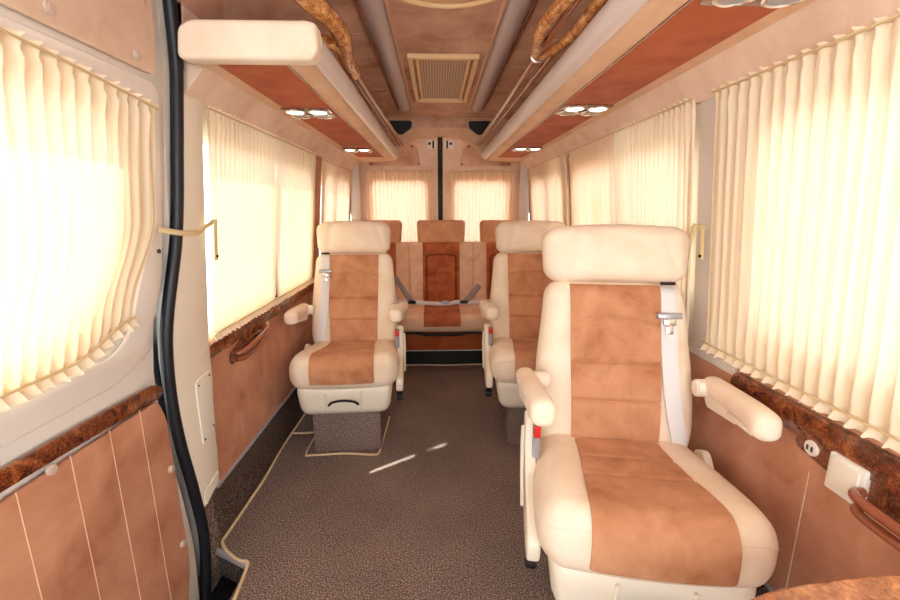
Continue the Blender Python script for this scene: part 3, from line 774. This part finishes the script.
    obj('release_button', box((sgn*.248-.010,.036,.524),(sgn*.248+.010,.050,.560), .004), 'red', bk)
    obj('adjuster_knob', disc((sgn*.262,-.10,.245), .022, .03, 'x', 16, bev=.004), 'black', t)
    pts = rounded_poly([(.19,.44),(.13,.47),(.075,.42),(.0,.36),(-.05,.30),(-.05,.255),(.12,.27),(.18,.33)], .022)
    obj('wall_side_cover', sheet(pts, [], .022, lambda a,b,c: Vector((-sgn*(.240+c), a, b)), .006), 'cream_plastic', t)
    return t
G = 'cream and brown captain seats'
build_seat('captain_seat', 'nearest cream and brown suede seat at right, with pillow headrest and white belt', (.484,1.02,0), R(-9.5), -1, G, .03, .985, 1.09)
build_seat('captain_seat', 'cream and brown suede seat standing alone against the left wall', (-.500,2.15,0), R(3), 1, G)
build_seat('captain_seat', 'cream and brown suede seat at right, half hidden behind the nearest seat', (.500,2.17,0), R(-4), -1, G)
# ------------------------------------------------------------------ rear bench
bn = thing('rear_bench', 'three-place rust and beige suede bench below the rear doors', 'bench', (0,3.35,.12))
LB = Matrix.Translation((0,-3.35,-.12))
cu = rbox((.775,.26,.068), .05, (60,20,10))
for v in cu.verts:
    v.co.z += .010*abs(math.cos(v.co.x*math.pi/.52))*(1 if v.co.z > 0 else 0)*0
    v.co += Vector((0, 3.25, .372+.03*(v.co.y-0)*.5))
bvc = bvh_of(cu)
obj('bench_cushion', xf(cu, LB), 'seat_beige', bn, ang=180)
bk_m = Matrix.Translation((0,3.40,.36)) @ Matrix.Rotation(R(-9), 4, 'X')
for k, x0 in enumerate((-.52, 0, .52)):
    def rf(u, v, x0=x0):
        x = x0+(u*2-1)*.135
        if v < .6: return (x, 3.36-(v/.6)*.32, 1), (0,0,-1)
        a = min((v-.6)/.4*1.25, 1)*math.pi/2; zl = max(0, (v-.6)/.4*1.25-1)*.10
        return (x, 3.05-math.sin(a)*.5, .38+math.cos(a)*.5-zl), (0, math.sin(a), -math.cos(a))
    obj('seat_insert', xf(patch(bvc, 12, 40, rf, .008, None, .012), LB), 'seat_rust', bn, ang=60)
    bb = rbox((.2605,.055,.29), .014, (24,8,30))
    for v in bb.verts: v.co += Vector((x0, .055, .29))
    bvb = bvh_of(bb)
    xf(bb, bk_m); obj('backrest', xf(bb, LB), 'seat_beige', bn, ang=180)
    def rb(u, v, x0=x0): return (x0+(u*2-1)*.150, -1, .06+v*.512), (0,1,0)
    def ob(u, v):
        x = abs(u*2-1); g = 0
        # stitched inner pad outline
        if v < .78: g -= .011*gauss(x-.80, .035)
        g -= .011*gauss(v-(.78+.02*(1-x*x)), .013)*(1 if x < .82 else 0)
        for p in (.50,.14): g -= .004*gauss(v-p, .012)*(1 if x < .8 else 0)
        return g
    o = obj('back_insert', xf(xf(patch(bvb, 40, 70, rb, .014, ob, .016), bk_m), LB), 'seat_rust', bn, ang=60)
    sp_ = []
    for x, v in [(-.118,.03),(-.118,.36),(-.112,.395),(-.09,.408),(0,.420),(.09,.408),(.112,.395),(.118,.36),(.118,.03)]:
        h = bvb.ray_cast(Vector((x0+x,-1,.06+v)), Vector((0,1,0)))[0]
        if h: sp_.append(h + Vector((0,-.0135,0)))
    obj('stitching', xf(xf(tube(sp_, .0028, 6, 4), bk_m), LB), 'dark_thread', o)
    hh = rbox((.195,.055,.096), .030, (22,10,16))
    for v in hh.verts:
        v.co.x *= 1-.05*(v.co.z/.09)*-1*.5
        if v.co.y < 0: v.co.y += .005*gauss(abs(v.co.x)-.14, .012)
        v.co += Vector((x0, .050, .660))
    obj('headrest', xf(xf(hh, bk_m), LB), 'head_tan', bn, ang=180)
obj('bench_base', xf(box((-.75,3.14,.12),(.75,3.6,.31), .01), LB), 'suede_rust', bn)
obj('bench_frame', xf(tube([(-.74,3.02,.30),(-.25,3.02,.30),(-.12,3.02,.285),(0,3.02,.283),(.12,3.02,.285),(.25,3.02,.30),(.74,3.02,.30)], .011, 8, 5), LB), 'black', bn)
# bench belts
def ribbon(pts, w, name, mat, par, L, up=(0,1,0)):
    return obj(name, xf(tube(pts, w, 8, 6, flat=.4, up=up), L), mat, par)
ribbon([(-.37,3.36,.66),(-.30,3.33,.56),(-.245,3.30,.475)], .020, 'lap_belt', 'webbing_grey', bn, LB)
ribbon([(.30,3.33,.60),(.245,3.31,.53),(.19,3.29,.475)], .022, 'lap_belt', 'webbing_grey', bn, LB)
ribbon([(-.42,3.34,.465),(-.25,3.31,.470),(-.12,3.30,.460),(-.04,3.27,.462),(.05,3.28,.455),(.12,3.30,.468),(.22,3.30,.465),(.42,3.34,.465)], .017, 'lap_belt', 'webbing', bn, LB, (0,1,0))
for x in (-.235,.175,.03): obj('buckle', xf(box((x-.03,3.265,.462),(x+.03,3.30,.485), .006), LB), 'black' if x != .03 else 'lens_grey', bn)
# ------------------------------------------------------------------ table (bottom right)
tb = thing('side_table', 'glossy burl wood table top at the bottom right corner', 'table', (.6,.2,0))
LT = Matrix.Translation((-.6,-.2,0))
tp = rounded_poly([(.30,-.30),(.30,.42),(.39,.462),(.54,.482),(.80,.484),(.80,-.30)], [.05,.10,.10,.1,.02,.02])
obj('table_top', xf(sheet(tp, [], .03, mapF(.67), .008), LT), 'burl_table', tb)
obj('table_leg', xf(tube([(.62,.12,0),(.62,.12,.67)], .03, 20), LT), 'chrome', tb)
obj('table_foot', xf(disc((.62,.12,.008), .12, .016, bev=.004), LT), 'chrome', tb)
# ------------------------------------------------------------------ cab shell in front (behind the camera)
struct(obj('wall_front', join(box((-.95,FRONT-.03,-.3),(.95,FRONT,.70)), box((-.9,FRONT-.03,1.88),(.9,FRONT,2.0)), box((-.9,FRONT-.03,.70),(-.80,FRONT,1.88)), box((.80,FRONT-.03,.70),(.9,FRONT,1.88))), 'outer_metal', smooth=False))
struct(obj('window_%d' % n, box((-.81,FRONT-.02,.69),(.81,FRONT-.015,1.89)), 'glass', smooth=False))
wfl = sheet(rect(FRONT,-.55,-.2,1.80), [rrect(-.80,-.60,.85,1.6,.05)], .05, mapL(-.062), cuts=cuts)
struct(obj('wall_front_left', wfl, 'outer_metal', smooth=False)); bpy.data.objects['wall_front_left'].name = 'trim_8'
for o in list(COL.objects):
    k = o.name.split('.')[0]
    g = {'carpet_piping': 'cream carpet pipings', 'speaker_grille': 'black grilles at the rear of the ceiling', 'luggage_shelf': 'overhead luggage shelves', 'handrail': 'ceiling handrails with burl grips', 'pull_handle': 'burl pull handles on the side walls'}.get(k)
    if g and o.parent is None: o['group'] = g
# ------------------------------------------------------------------ camera, light, world
cam = bpy.data.cameras.new('camera'); co = bpy.data.objects.new('camera', cam); COL.objects.link(co)
cam.sensor_width = 36; cam.lens = 17.0; cam.clip_start = .02
co.location = (-.04, 0, 1.2); co.rotation_euler = (R(90-12.214), 0, R(-1.844)); sc.camera = co
w = bpy.data.worlds.new('sky'); sc.world = w; w.use_nodes = True
bg = w.node_tree.nodes['Background']; bg.inputs[0].default_value = (.95,.98,1.0,1); bg.inputs[1].default_value = 3.2
sun = bpy.data.lights.new('sun', 'SUN'); so = bpy.data.objects.new('sun', sun); COL.objects.link(so)
sun.energy = 10; sun.angle = R(1.0); sun.color = (1,.96,.88)
d = Vector((.8*math.cos(R(53)), .6*math.cos(R(53)), -math.sin(R(53))))
so.rotation_euler = d.to_track_quat('-Z', 'Y').to_euler(); so.location = (-2,-2,4)
sc.view_settings.view_transform = 'Standard'; sc.view_settings.look = 'None'; sc.view_settings.gamma = 1
sc.view_settings.exposure = 1.2
sc.cycles.max_bounces = 12; sc.cycles.diffuse_bounces = 8; sc.cycles.transmission_bounces = 8; sc.cycles.transparent_max_bounces = 12
sc.cycles.use_denoising = True
sc.cycles.sample_clamp_indirect = 10
